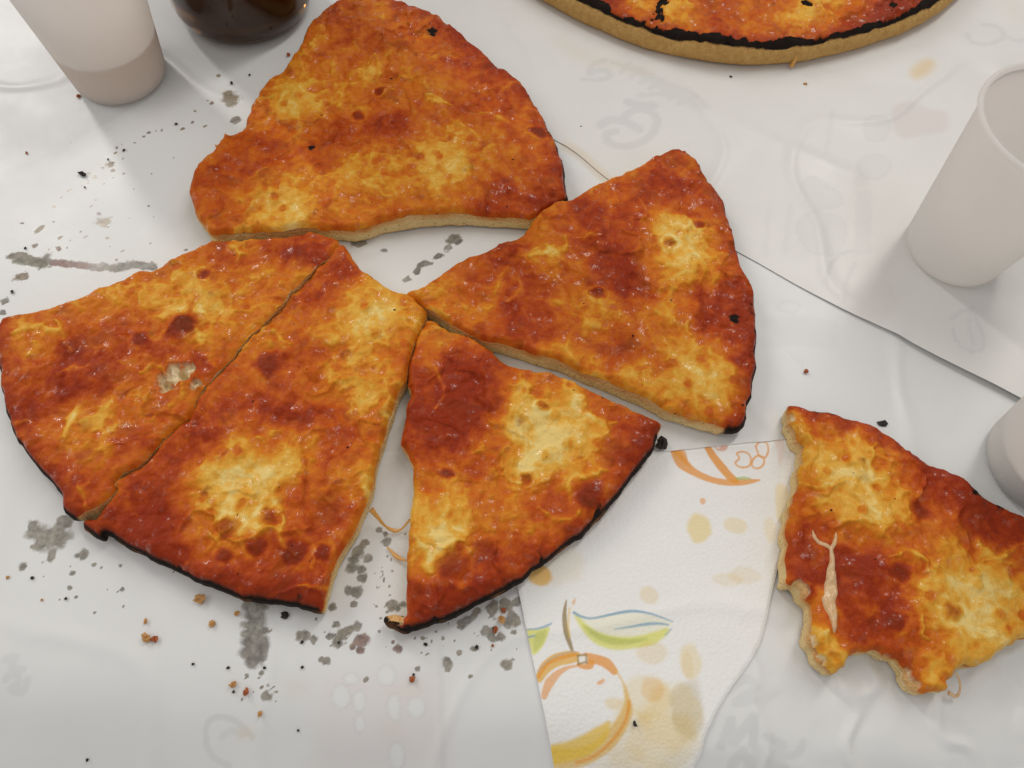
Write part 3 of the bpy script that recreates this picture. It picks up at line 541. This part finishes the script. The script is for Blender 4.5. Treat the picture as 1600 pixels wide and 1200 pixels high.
# the bitten slice
pizza('pizza_slice', 'bitten pizza slice with pulled cheese string at the right edge', [(1232, 640), (1245, 628), (1280, 637), (1314, 643), (1353, 654), (1384, 672), (1418, 698), (1457, 719), (1501, 739), (1527, 760), (1544, 776), (1596, 802), (1630, 821), (1655, 860), (1662, 910), (1650, 955), (1625, 985), (1600, 1000), (1570, 1018), (1527, 1036), (1498, 1046), (1483, 1062), (1476, 1074), (1440, 1078), (1424, 1066), (1416, 1046), (1390, 1026), (1366, 1016), (1340, 1020), (1316, 1038), (1306, 1050), (1286, 1040), (1274, 1016), (1266, 1000), (1270, 975), (1264, 945), (1250, 920), (1230, 909), (1230, 860), (1233, 817), (1245, 773), (1252, 730), (1253, 697), (1244, 686), (1236, 660)],
      [(1, 14)], [(1340, 755, 62, .38), (1370, 790, 44, .32), (1310, 730, 36, .25), (1270, 720, 34, .2), (1340, 690, 26, .3), (1395, 720, 26, .25), (1490, 930, 66, .42), (1450, 900, 34, .3), (1540, 960, 50, .34), (1440, 960, 24, .25), (1560, 900, 30, .3), (1270, 870, 20, .25), (1335, 848, 16, .35), (1360, 950, 12, .4), (1240, 665, 22, .4), (1290, 1030, 30, .35), (1460, 1060, 30, .3), (1560, 1000, 40, .3), (1500, 1040, 40, .2), (1290, 660, 14, .3), (1590, 850, 18, .15),
       (1490, 770, 60, -.28), (1430, 730, 44, -.42), (1530, 810, 66, -.26), (1290, 655, 34, -.4), (1260, 840, 40, -.35), (1320, 900, 46, -.4), (1390, 920, 46, -.5), (1400, 980, 44, -.42), (1340, 960, 34, -.4), (1420, 870, 40, -.35), (1260, 900, 28, -.4), (1590, 830, 50, -.22), (1340, 870, 20, -.5)],
      [(1402, 893, 12, -.0012), (1440, 800, 14, -.0008), (1485, 955, 12, .0008), (1395, 970, 12, .0008)], seed=131, group='loose slices of the cut pizza', bread=[(1250, 922, 12), (1258, 960, 9), (1262, 1004, 11), (1278, 1034, 9), (1428, 1074, 12), (1420, 1052, 7), (1390, 1028, 5), (1236, 650, 7)], chars=[(1527, 765, 9), (1282, 633, 10), (1302, 640, 7), (1430, 702, 6), (1456, 716, 5)], jag=.0013)

# the whole pizza behind
wc, wr = np.array([.1025, .5453]), .1735
wo = np.array([wc+wr*(1+.012*math.sin(3*t+1)+.006*math.sin(7*t))*np.array([math.cos(t), math.sin(t)]) for t in np.linspace(0, 2*math.pi, 121)[:-1]])
pizza('whole_pizza', 'uncut round pizza with a blackened rim at the top of the frame', None, [], [(1280, 10, 50, .45), (1250, 25, 30, .3), (1060, 10, 22, .5), (1050, 30, 24, .4), (1000, 5, 26, .3), (1190, 40, 40, .12), (1130, 45, 34, -.3), (950, 5, 40, -.35), (1380, 20, 44, -.4), (1440, 5, 40, -.3), (1190, 0, 40, -.3), (1240, 55, 30, .1), (1320, 45, 40, -.2)], [], h=.0008, seed=151, pan=True, world_outline=wo)

# ------------------------------------------------------------------ strings of cheese
M_STR = NT('stretched_cheese'); M_STR = M_STR.fin(M_STR.mix(M_STR.noise(500), (.76, .40, .14), (.86, .70, .46)), .22, None, Alpha=.82)
M_STR2 = NT('oily_cheese_thread'); M_STR2 = M_STR2.fin(M_STR2.mix(M_STR2.noise(500), (.60, .26, .04), (.78, .46, .14)), .3, None)
def tube(name, pts, rad, mat, parent=None, n=9, flat=.6):
    p = catmull(np.array(pts), 5, False); r = np.interp(np.linspace(0, 1, len(p)), np.linspace(0, 1, len(rad)), rad)
    V, F = [], []
    for i, q in enumerate(p):
        t = p[min(i+1, len(p)-1)]-p[max(i-1, 0)]; t = t/(np.linalg.norm(t)+1e-12); s = np.cross(t, [0, 0, 1]); s /= np.linalg.norm(s)+1e-9; u = np.cross(s, t)
        for k in range(n):
            a = 2*math.pi*k/n; w = r[i]*(1+.25*perlin(np.array(i*.7), np.array(k*.9), 4)); V.append(q+s*math.cos(a)*w+u*math.sin(a)*w*flat)
    for i in range(len(p)-1):
        for k in range(n): F.append((i*n+k, i*n+(k+1) % n, (i+1)*n+(k+1) % n, (i+1)*n+k))
    V = np.array(V); me = mesh_np(name, V, np.array(F)); o = link(name, me, mat)
    if parent: o.parent = parent; o.matrix_parent_inverse = Matrix.Translation(-Vector(parent.location))
    return o
def Q(px, py, z): a = P(px, py, z); return np.array([a[0], a[1], z])
bitten = [o for o in COL.objects if o.get('label', '').startswith('bitten')][0]
wide = [o for o in COL.objects if o.get('label', '').startswith('wide front')][0]
whole = [o for o in COL.objects if o.name.startswith('whole_pizza')][0]
zt = T0+.0026
def ribbon(pts, wid, bulge, parent, seed, mat):
    p = catmull(PP(pts, T0+.001), 7, False); n = len(p); w = np.interp(np.linspace(0, 1, n), np.linspace(0, 1, len(wid)), wid)*.00029
    t = np.gradient(p, axis=0); t /= np.linalg.norm(t, axis=1)[:, None]+1e-12; nr = np.c_[t[:, 1], -t[:, 0]]; K = 13; V = []
    for k in range(K):
        u = -1+2*k/(K-1); ww = w*(1+.35*fbm(np.arange(n)*.02, np.full(n, .4 if u > 0 else 5.1), .12, seed, 3)); q = p+nr*(u*ww)[:, None]
        zz = slice_height(q[:, 0], q[:, 1], np.ones(n), np.ones(n), [], 131)[0]
        V.append(np.c_[q, zz-.0006+bulge*np.minimum(1, w/.0016)*(1-u*u)**.6*(1+.5*fbm(q[:, 0], q[:, 1], .003, seed+2, 2))])
    V = np.vstack(V); a = np.arange(n-1); F = np.vstack([np.c_[k*n+a, k*n+a+1, (k+1)*n+a+1, (k+1)*n+a] for k in range(K-1)])
    o = link('cheese_string', mesh_np('cheese_string', V, F), mat, parent); o.matrix_parent_inverse = Matrix.Translation(-Vector(parent.location))
ribbon([(1302, 990), (1301, 965), (1296, 940), (1299, 915), (1300, 893), (1303, 870), (1301, 853)], [2, 6, 9, 10, 7, 4, 3.5], .0019, bitten, 5, M_STR)
ribbon([(1302, 856), (1292, 850), (1282, 845), (1275, 836), (1272, 826)], [3.5, 4, 4, 3.5, 2], .0016, bitten, 6, M_STR)
ribbon([(1301, 858), (1306, 848), (1309, 838), (1308, 829)], [3.5, 3.5, 3, 1.6], .0016, bitten, 7, M_STR)
tube('cheese_string', [Q(1492, 1050, .010), Q(1499, 1062, .008), Q(1500, 1078, .005), Q(1494, 1088, .003), Q(1482, 1082, .004)], [.0004, .0005, .0005, .0006, .0010], M_STR, bitten)
tube('cheese_string', [Q(580, 796, .011), Q(590, 808, .008), Q(602, 822, .004), Q(616, 829, .002), Q(628, 826, .0025), Q(640, 812, .006)], [.0012, .0008, .0005, .0009, .0004, .0005], M_STR2, wide)
tube('cheese_string', [Q(605, 855, .0008), Q(614, 864, .0012), Q(620, 870, .0015), Q(634, 876, .003)], [.0003, .0006, .0010, .0003], M_STR2, wide)
tube('cheese_string', [Q(1248, 62, .0125), Q(1246, 78, .010), Q(1243, 92, .006), Q(1236, 104, .0015)], [.0010, .0009, .0009, .0014], M_STR2, whole)

# ------------------------------------------------------------------ napkin
npx = [(1262, 681), (1235, 686), (1150, 693), (1050, 704), (1000, 709), (900, 722), (775, 738), (790, 830), (808, 914), (826, 1000), (848, 1100), (870, 1200), (884, 1262), (980, 1275), (1072, 1262), (1090, 1204), (1101, 1176), (1103, 1150), (1120, 1112), (1145, 1072), (1168, 1040), (1190, 1000), (1203, 940), (1225, 850), (1245, 760)]
NP = PP(npx, .001); npoly, _ = resample(NP, .003); npoly = npoly+np.c_[fbm(npoly[:, 0], npoly[:, 1], .008, 401), fbm(npoly[:, 0], npoly[:, 1], .008, 402)]*.0003
lo, hi = npoly.min(0), npoly.max(0)
x, y, F, bd = clip_grid(npoly, np.arange(lo[0]-.001, hi[0]+.001, .00045), np.arange(lo[1]-.001, hi[1]+.001, .00045))
d, qx, qy, _ = seg_dist(x, y, npoly); x, y = np.where(bd, qx, x), np.where(bd, qy, y); d[bd] = 0
ink = np.ones((len(x), 4)); ink[:, 3] = 0; oil = np.ones((len(x), 4))
def nk(pts, w, col, alpha=1.0, softw=.0003, closed=False, w2=None, smooth=True):
    q = PP(pts, .0012); q = catmull(q, 8, closed) if smooth and len(pts) > 2 else q
    m = max(np.max(w), 0)*1.0+.002; s = (x > q[:, 0].min()-m) & (x < q[:, 0].max()+m) & (y > q[:, 1].min()-m) & (y < q[:, 1].max()+m)
    if not s.any(): return
    dd, _, _, ii = seg_dist(x[s], y[s], q, closed)
    ww = np.interp(np.linspace(0, 1, len(q)), np.linspace(0, 1, len(w)), w)[ii] if hasattr(w, '__len__') else w
    a = alpha*sst(ww+softw, ww-softw, dd); put(s, a, col)
def nf(pts, col, alpha=1.0, softw=.0004):
    q = catmull(PP(pts, .0012), 6); s = (x > q[:, 0].min()-.003) & (x < q[:, 0].max()+.003) & (y > q[:, 1].min()-.003) & (y < q[:, 1].max()+.003)
    if not s.any(): return
    dd = seg_dist(x[s], y[s], q)[0]*np.where(inside(x[s], y[s], q), 1, -1); put(s, alpha*sst(-softw, softw, dd), col)
def put(s, a, col):
    o = ink[s]; na = o[:, 3]+a*(1-o[:, 3]); k = np.where(na > 1e-6, a/np.maximum(na, 1e-6), 0)[:, None]
    o[:, :3] = o[:, :3]*(1-k)+np.array(col)*k; o[:, 3] = na; ink[s] = o
ORG, YEL, LIM, BLU, OLV, PNK, GRN = (.84, .34, .03), (.84, .56, .04), (.76, .76, .16), (.16, .36, .52), (.30, .20, .05), (.80, .42, .30), (.44, .50, .10)
# cut orange at the top edge
nk([(1056, 705), (1066, 722), (1085, 737), (1110, 748), (1135, 753), (1158, 753), (1175, 751), (1188, 749)], [.0022, .0028, .0018, .0015, .0015, .0014, .001, .0003], ORG, .85)
nf([(1051, 703), (1070, 703), (1076, 722), (1082, 730), (1068, 722)], ORG, .8); nk([(1107, 699), (1115, 712), (1128, 728), (1141, 743), (1150, 750)], [.0016, .0018, .002, .0019, .0015], ORG, .9)
nf([(1117, 694), (1128, 690), (1138, 694), (1134, 703), (1122, 703)], PNK, .8); nf([(1119, 697), (1127, 695), (1124, 700)], (.95, .92, .9), .9)
for e in ([(1150, 722), (1156, 715), (1152, 708), (1160, 705), (1170, 708), (1174, 716), (1173, 725), (1166, 729), (1156, 728)], [(1176, 722), (1180, 714), (1188, 711), (1195, 718), (1192, 727), (1184, 731), (1177, 728)], [(1182, 696), (1190, 688), (1199, 692), (1201, 704), (1196, 714), (1188, 712), (1184, 704)]):
    nk(e, .00042, ORG, .85, closed=True)
nk([(1152, 747), (1163, 746), (1174, 747)], [.0006, .0008, .0003], GRN, .7); nk([(1216, 688), (1220, 705), (1219, 725)], [.002, .0014, .0004], PNK, .25, .001)
nf([(1094, 780), (1099, 778), (1103, 783), (1099, 788), (1094, 786)], ORG, .65)
# stem, leaves
nk([(885, 938), (882, 960), (884, 985), (890, 1004), (895, 1018)], [.0003, .0009, .0011, .0009, .0005], OLV, .85); nk([(890, 950), (888, 975), (890, 995)], .0005, YEL, .5)
nf([(897, 957), (905, 962), (920, 966), (950, 960), (975, 956), (1000, 957), (1030, 965), (1050, 973), (1040, 985), (1020, 997), (990, 1003), (960, 1003), (935, 995), (915, 980)], (.86, .84, .62), .55, .0008)
nk([(900, 962), (915, 982), (935, 997), (960, 1004), (990, 1003), (1020, 997), (1042, 985)], [.0006, .0016, .0024, .0026, .0022, .0022, .001], LIM, .85, .0008)
nk([(912, 978), (935, 994), (958, 1001), (985, 1002), (1010, 998)], [.0005, .0012, .0014, .001, .0004], GRN, .6, .0007)
nk([(897, 957), (908, 963), (925, 966), (950, 961), (975, 956), (995, 955), (1020, 960), (1052, 971)], [.0006, .0005, .0004, .0005, .0006, .0006, .0004, .0002], BLU, .8)
nk([(960, 983), (985, 979), (1010, 975), (1030, 974), (1045, 976)], [.0002, .0004, .0006, .0005, .0003], BLU, .75); nk([(1050, 982), (1040, 992)], .0003, BLU, .5)
nf([(822, 985), (840, 984), (858, 980), (855, 995), (848, 1010), (834, 1024), (828, 1012)], LIM, .85); nf([(836, 992), (848, 985), (854, 986), (846, 1008), (834, 1018)], GRN, .4)
nk([(820, 984), (838, 983), (852, 979), (862, 974)], [.0003, .0004, .0005, .0003], BLU, .7); nk([(824, 996), (835, 994)], .0004, BLU, .7)
nf([(894, 941), (899, 934), (899, 940), (896, 946)], ORG, .6)
# whole orange
nk([(842, 1060), (852, 1044), (868, 1032), (888, 1027), (902, 1026)], [.0016, .0022, .0024, .0024, .0018], (.82, .46, .05), .85); nk([(841, 1058), (855, 1038), (875, 1028), (900, 1022)], .0007, ORG, .85)
nk([(850, 1088), (858, 1068), (872, 1052), (888, 1043), (904, 1040)], [.0012, .0018, .0012, .0006, .0004], ORG, .7); nk([(916, 1028), (932, 1030), (948, 1036), (960, 1048)], [.0020, .0018, .0020, .0014], ORG, .85)
nf([(902, 1036), (912, 1030), (928, 1032), (926, 1044), (914, 1046), (904, 1042)], ORG, .85); nf([(904, 1026), (916, 1024), (918, 1036), (906, 1036)], (.9, .88, .84), .95)
for p in ([(903, 1024), (904, 1038)], [(916, 1024), (917, 1036)], [(903, 1024), (916, 1023)], [(905, 1037), (916, 1034)]): nk(p, .00035, OLV, .8)
nk([(840, 1050), (860, 1030), (885, 1020), (900, 1018)], .0003, (.35, .36, .40), .45)
nk([(962, 1046), (974, 1066), (981, 1090), (981, 1110), (972, 1132), (955, 1155), (935, 1172), (905, 1184), (868, 1184)], [.0003, .0004, .0010, .0022, .0026, .003, .003, .0034, .0036], (.80, .50, .06), .75, .0007)
nk([(952, 1130), (940, 1146), (920, 1162), (895, 1172), (868, 1178)], [.001, .003, .0036, .0034, .0034], YEL, .85, .001); nk([(984, 1096), (980, 1122), (968, 1145), (950, 1166), (930, 1182), (905, 1191)], .0006, ORG, .7)
nf([(946, 1094), (962, 1090), (974, 1096), (970, 1108), (952, 1106)], (.82, .62, .24), .5, .001); nf([(933, 1066), (944, 1060), (944, 1066), (936, 1070)], ORG, .7)
def nstain(px, py, rx, ry, col, a, sd):
    q = P(px, py, .0012); k = .00028; dd = np.hypot((x-q[0])/(rx*k), (y-q[1])/(ry*k*1.1))+.35*fbm(x, y, .009, sd, 3)
    e = (a*sst(1.15, .75, dd))[:, None]; oil[:, :3] *= (1-e)+e*np.array(col)
TN, YL, GY_ = (.93, .76, .45), (.96, .82, .50), (.74, .68, .54)
for i, q in enumerate([(1093, 824, 20, 20, YL, .95), (1150, 822, 17, 11, YL, .6), (1140, 905, 22, 10, TN, .35), (1165, 900, 24, 12, TN, .35), (1225, 790, 14, 30, YL, .7), (1205, 830, 10, 20, YL, .4), (1015, 930, 15, 12, TN, .5), (1020, 1020, 24, 14, TN, .45), (1080, 1035, 16, 24, YL, .6), (1075, 1040, 8, 16, TN, .3), (1022, 1078, 18, 14, (.96, .72, .42), .55), (1010, 1090, 34, 26, YL, .5), (1050, 1120, 42, 38, YL, .55), (1075, 1110, 24, 36, GY_, .6), (1040, 1160, 50, 36, YL, .45), (985, 1150, 30, 40, YL, .35), (1000, 1210, 60, 30, YL, .3), (845, 900, 18, 14, (.96, .62, .22), .95), (870, 880, 40, 30, (.97, .9, .75), .5)]): nstain(*q, 500+i)
lf = seg_dist(x, y, PP([(808, 914), (870, 1200)], .001), False)[0]
z = paper_z(x, y)+.0013+.0010*np.exp(-lf/.012)+.0006*fbm(x, y, .03, 410, 2)-.0005*np.clip(1-d/.001, 0, 1)
z = z-.0008*sst(P(1000, 760)[1], P(1000, 720)[1], y)
root = empty('paper_napkin', (*NP.mean(0), 0), 'white printed napkin with orange and leaf drawing, stained with oil', 'napkin')
cx, cy = NP.mean(0)
M_NAP = mat_napkin(); link('printed_ply', mesh_np('printed_ply', np.c_[x-cx, y-cy, z], F, {'ink': ink, 'oil': oil}), M_NAP, root)
rg, _ = resample(npoly, .0012); N = len(rg); zz = paper_z(rg[:, 0], rg[:, 1]); lfr = seg_dist(rg[:, 0], rg[:, 1], PP([(808, 914), (870, 1200)], .001), False)[0]
zt_ = zz+.0009+.0010*np.exp(-lfr/.012)+.0006*fbm(rg[:, 0], rg[:, 1], .03, 410, 2); a = np.arange(N); b = (a+1) % N
V = np.vstack([np.c_[rg-[cx, cy], zt_], np.c_[rg-[cx, cy], (zt_+zz)/2], np.c_[rg-[cx, cy], zz+.0001]])
link('folded_edge', mesh_np('folded_edge', V, np.vstack([np.c_[a, a+N, b+N, b], np.c_[a+N, a+2*N, b+2*N, b+N]]), {'ink': np.tile([1, 1, 1, 0.], (3*N, 1)), 'oil': np.ones((3*N, 4))}), M_NAP, root)

# ------------------------------------------------------------------ cups and bottle
M_CUP = mat_cup()
def lathe(name, prof, mat, parent, n=96):
    V = []; F = []
    for r, z in prof:
        for k in range(n): V.append((r*math.cos(2*math.pi*k/n), r*math.sin(2*math.pi*k/n), z))
    for i in range(len(prof)-1):
        for k in range(n): F.append((i*n+k, i*n+(k+1) % n, (i+1)*n+(k+1) % n, (i+1)*n+k))
    return link(name, mesh_np(name, V, F), mat, parent)
def cup(px, py, label, rb=.0245, rt=.0355, h=.088, drink=None, dmat=None):
    c = P(px, py); zb = float(paper_z(np.array([c[0]]), np.array([c[1]]))[0])+.0012
    o = empty('plastic_cup', (c[0], c[1], zb), label, 'cup', 'white plastic cups')
    w = .0004; R = lambda z: rb+(rt-rb)*z/h
    out = [(1e-5, .0022), (rb-.0045, .0022), (rb-.0036, .0016), (rb-.003, .0002), (rb-.0022, 0), (rb-.0010, .0003), (rb-.0003, .0012), (R(.003), .003)]
    out += [(R(z)+.00012*math.sin(z*900)*(z < .004), z) for z in np.linspace(.006, h-.002, 30)]
    inn = [(R(z)-w, z) for z in np.linspace(h-.002, .0045, 20)]+[(rb-.002, .0030), (rb-.004, .0027), (1e-5, .0027)]
    lathe('cup_wall', out+inn, M_CUP, o)
    rim = [(rt+.0007+.0013*math.cos(t), h-.001+.0013*math.sin(t)) for t in np.linspace(math.pi, -math.pi, 17)]
    lathe('rolled_rim', rim, M_CUP, o)
    if drink: lathe('drink', [(1e-5, .0031), (rb-.0042, .0031), (rb-.0012, .0048)]+[(R(z)-.0008, z) for z in np.linspace(.006, drink, 8)]+[(R(drink)-.0016, drink-.0003), (1e-5, drink-.0003)], dmat, o)
    return o
M_TEA = mat_simple('amber_drink', (.90, .54, .32), .08, Subsurface_Weight=.0); M_WAT = mat_simple('cloudy_drink', (.95, .92, .88), .08)
cup(190, 118, 'translucent white cup with tan drink in its lower part, beside bottle', rb=.0235, rt=.0325, h=.085, drink=.026, dmat=M_TEA)
cup(1487, 390, 'white plastic cup with open rolled rim on the overlapping sheet', rb=.0235, rt=.033, h=.085)
cup(1624, 728, 'white cup cut off by the right frame edge above the bitten slice', rb=.0245, rt=.034, h=.085, drink=.018, dmat=M_WAT)

c = P(384, 8); o = empty('glass_bottle', (c[0], c[1], .0006), 'dark brown green glass bottle standing behind the slices', 'bottle')
rb = .0385
prof = [(1e-5, .006), (.018, .0045), (.027, .0012), (.0295, 0), (.032, .0003), (.0352, .0022), (.0375, .006), (rb, .011), (rb, .05), (rb, .10), (rb, .150), (.037, .162), (.031, .180), (.022, .200), (.0155, .222), (.0140, .250), (.0138, .270), (.0152, .272), (.0152, .282), (.0135, .284), (.0100, .284), (.0098, .25), (.0115, .222), (.018, .199), (.0275, .178), (.034, .160), (.0355, .148), (.0355, .014), (.032, .008), (.02, .0085), (1e-5, .0095)]
lathe('bottle_glass', prof, mat_bottle(), o)
M_BEER = mat_simple('dark_beer', (.11, .038, .009), .1)
lathe('beer', [(1e-5, .0098), (.02, .0088), (.0315, .0084), (.0352, .0145), (.0352, .105), (1e-5, .105)], M_BEER, o)

# ------------------------------------------------------------------ crumbs and flakes
M_BLK, M_CRB, M_ORB = mat_simple('charred_crumb', (.018, .012, .010), .7), mat_simple('toasted_crumb', (.52, .27, .09), .7), mat_simple('red_crumb', (.36, .09, .02), .6)
def crumb(px, py, r, mat, label, cat='crumb', flat=.6, el=1.0, ang=0.0, seed=0, group=None, name='bread_crumb', zb=None):
    R2 = np.random.default_rng(seed+1); rings, seg = 5, 7; V = []; F = []
    r = r*.00025; c = P(px, py)
    for i in range(rings+1):
        th = math.pi*i/rings
        for k in range(seg):
            ph = 2*math.pi*k/seg; s = r*(1+R2.uniform(-.5, .5)); xx, yy, zz = s*math.sin(th)*math.cos(ph)*el, s*math.sin(th)*math.sin(ph), s*math.cos(th)*flat
            V.append((xx*math.cos(ang)-yy*math.sin(ang), xx*math.sin(ang)+yy*math.cos(ang), zz))
    for i in range(rings):
        for k in range(seg): F.append((i*seg+k, (i+1)*seg+k, (i+1)*seg+(k+1) % seg, i*seg+(k+1) % seg))
    V = np.array(V); V[:, 2] -= V[:, 2].min(); zb = float(paper_z(np.array([c[0]]), np.array([c[1]]))[0])+.0001 if zb is None else zb
    return tag(link(name, mesh_np(name, V, np.array(F), None, False), mat, None, (c[0], c[1], zb)), label, cat, group)
crumb(1033, 697, 10, M_BLK, 'black burnt crumb at the corner between napkin and front slice', name='burnt_crumb', seed=1, flat=.8)
crumb(1378, 662, 6, M_BLK, 'thin black flake just above the bitten slice rim', 'flake', .25, 1.3, .1, 2, name='burnt_flake')
crumb(228, 997, 6, M_CRB, 'tan crumb lying alone left of the grey smear', seed=3); crumb(241, 999, 5, M_ORB, 'small reddish crumb next to the tan crumb', seed=4)
crumb(313, 936, 8, M_CRB, 'largest tan crumb under the crust of the front slices', seed=5, flat=.5)
crumb(228, 971, 4, M_CRB, 'slim tan crumb above the pair of crumbs', seed=6, el=.6)
crumb(783, 968, 7, M_CRB, 'orange brown crumb beside the left napkin edge', seed=7, el=.7, ang=.3); crumb(774, 985, 5, M_ORB, 'dark orange crumb near the napkin, below the orange one', seed=8, el=.6)
crumb(786, 954, 4, M_ORB, 'reddish crumb tucked beneath the front slice rim', seed=9)
crumb(992, 1131, 4.2, M_BLK, 'black speck on the printed orange of the napkin', name='burnt_crumb', seed=10, el=.7, ang=.4, zb=float(paper_z(np.array([P(992, 1131)[0]]), np.array([P(992, 1131)[1]]))[0])+.0017)
crumb(445, 962, 5, M_BLK, 'black burnt crumb by the corner of the front slice', name='burnt_crumb', seed=11)
crumb(129, 273, 5, M_BLK, 'black elongated crumb in the drip trail on the left', name='burnt_crumb', seed=12, el=1.5, ang=-.5); crumb(362, 130, 4, M_BLK, 'small black crumb beside the blot under the bottle', name='burnt_crumb', seed=13, el=.6)
crumb(123, 151, 4, M_ORB, 'reddish brown crumb at the foot of the tan drink cup', seed=14); crumb(1258, 581, 4, M_ORB, 'single red brown crumb on bare paper right of middle slice', seed=15)
crumb(1258, 132, 4, M_CRB, 'brown crumb below the whole pizza', seed=16); crumb(1142, 120, 3, M_BLK, 'black speck below the rim of the whole pizza', name='burnt_crumb', seed=17)
crumb(451, 86, 4, M_ORB, 'brown crumb between the bottle and the top slice', seed=18)
crumb(382, 1081, 6, M_ORB, 'red brown crumb low under the grey smear', seed=19, el=.7); crumb(362, 1068, 5, M_CRB, 'tan crumb left of the low red brown one', seed=20); crumb(402, 1114, 4, M_CRB, 'lowest tan crumb under the grey smear', seed=21)
crumb(332, 975, 5, M_CRB, 'tan crumb left of the grey smear top', seed=22); crumb(370, 958, 4, M_CRB, 'tan crumb touching the grey smear top', seed=23)
crumb(645, 1062, 5, M_ORB, 'dark red crumb under the front slice tip', seed=24)
for i, (px, py, r, m) in enumerate([(50, 903, 2.4, M_BLK), (103, 935, 2.2, M_BLK), (65, 937, 2, M_CRB), (300, 1037, 2, M_BLK), (355, 1043, 2.2, M_BLK), (413, 1043, 2.2, M_BLK), (472, 1003, 2.4, M_BLK), (530, 1004, 2.2, M_BLK), (472, 1043, 2.2, M_BLK), (362, 1080, 2.6, M_BLK), (665, 1007, 2.8, M_BLK), (745, 1011, 2.8, M_BLK), (770, 1009, 2.4, M_ORB), (644, 1062, 2, M_BLK), (646, 1054, 1.6, M_BLK), (275, 193, 3, M_BLK), (194, 235, 2.6, M_BLK), (169, 249, 2, M_BLK), (41, 238, 2.4, M_ORB), (133, 293, 2, M_BLK), (20, 457, 3, M_BLK), (40, 388, 2.6, M_BLK), (106, 1186, 2.2, M_BLK), (460, 1140, 2, M_BLK), (773, 982, 3.2, M_BLK), (390, 117, 2.2, M_BLK), (12, 902, 2.6, M_CRB), (908, 198, 2, M_BLK)]):
    crumb(px, py, r, m, 'tiny dark crumb speck scattered on the white paper', seed=60+i, group='crumb specks on the paper', name='crumb_speck')
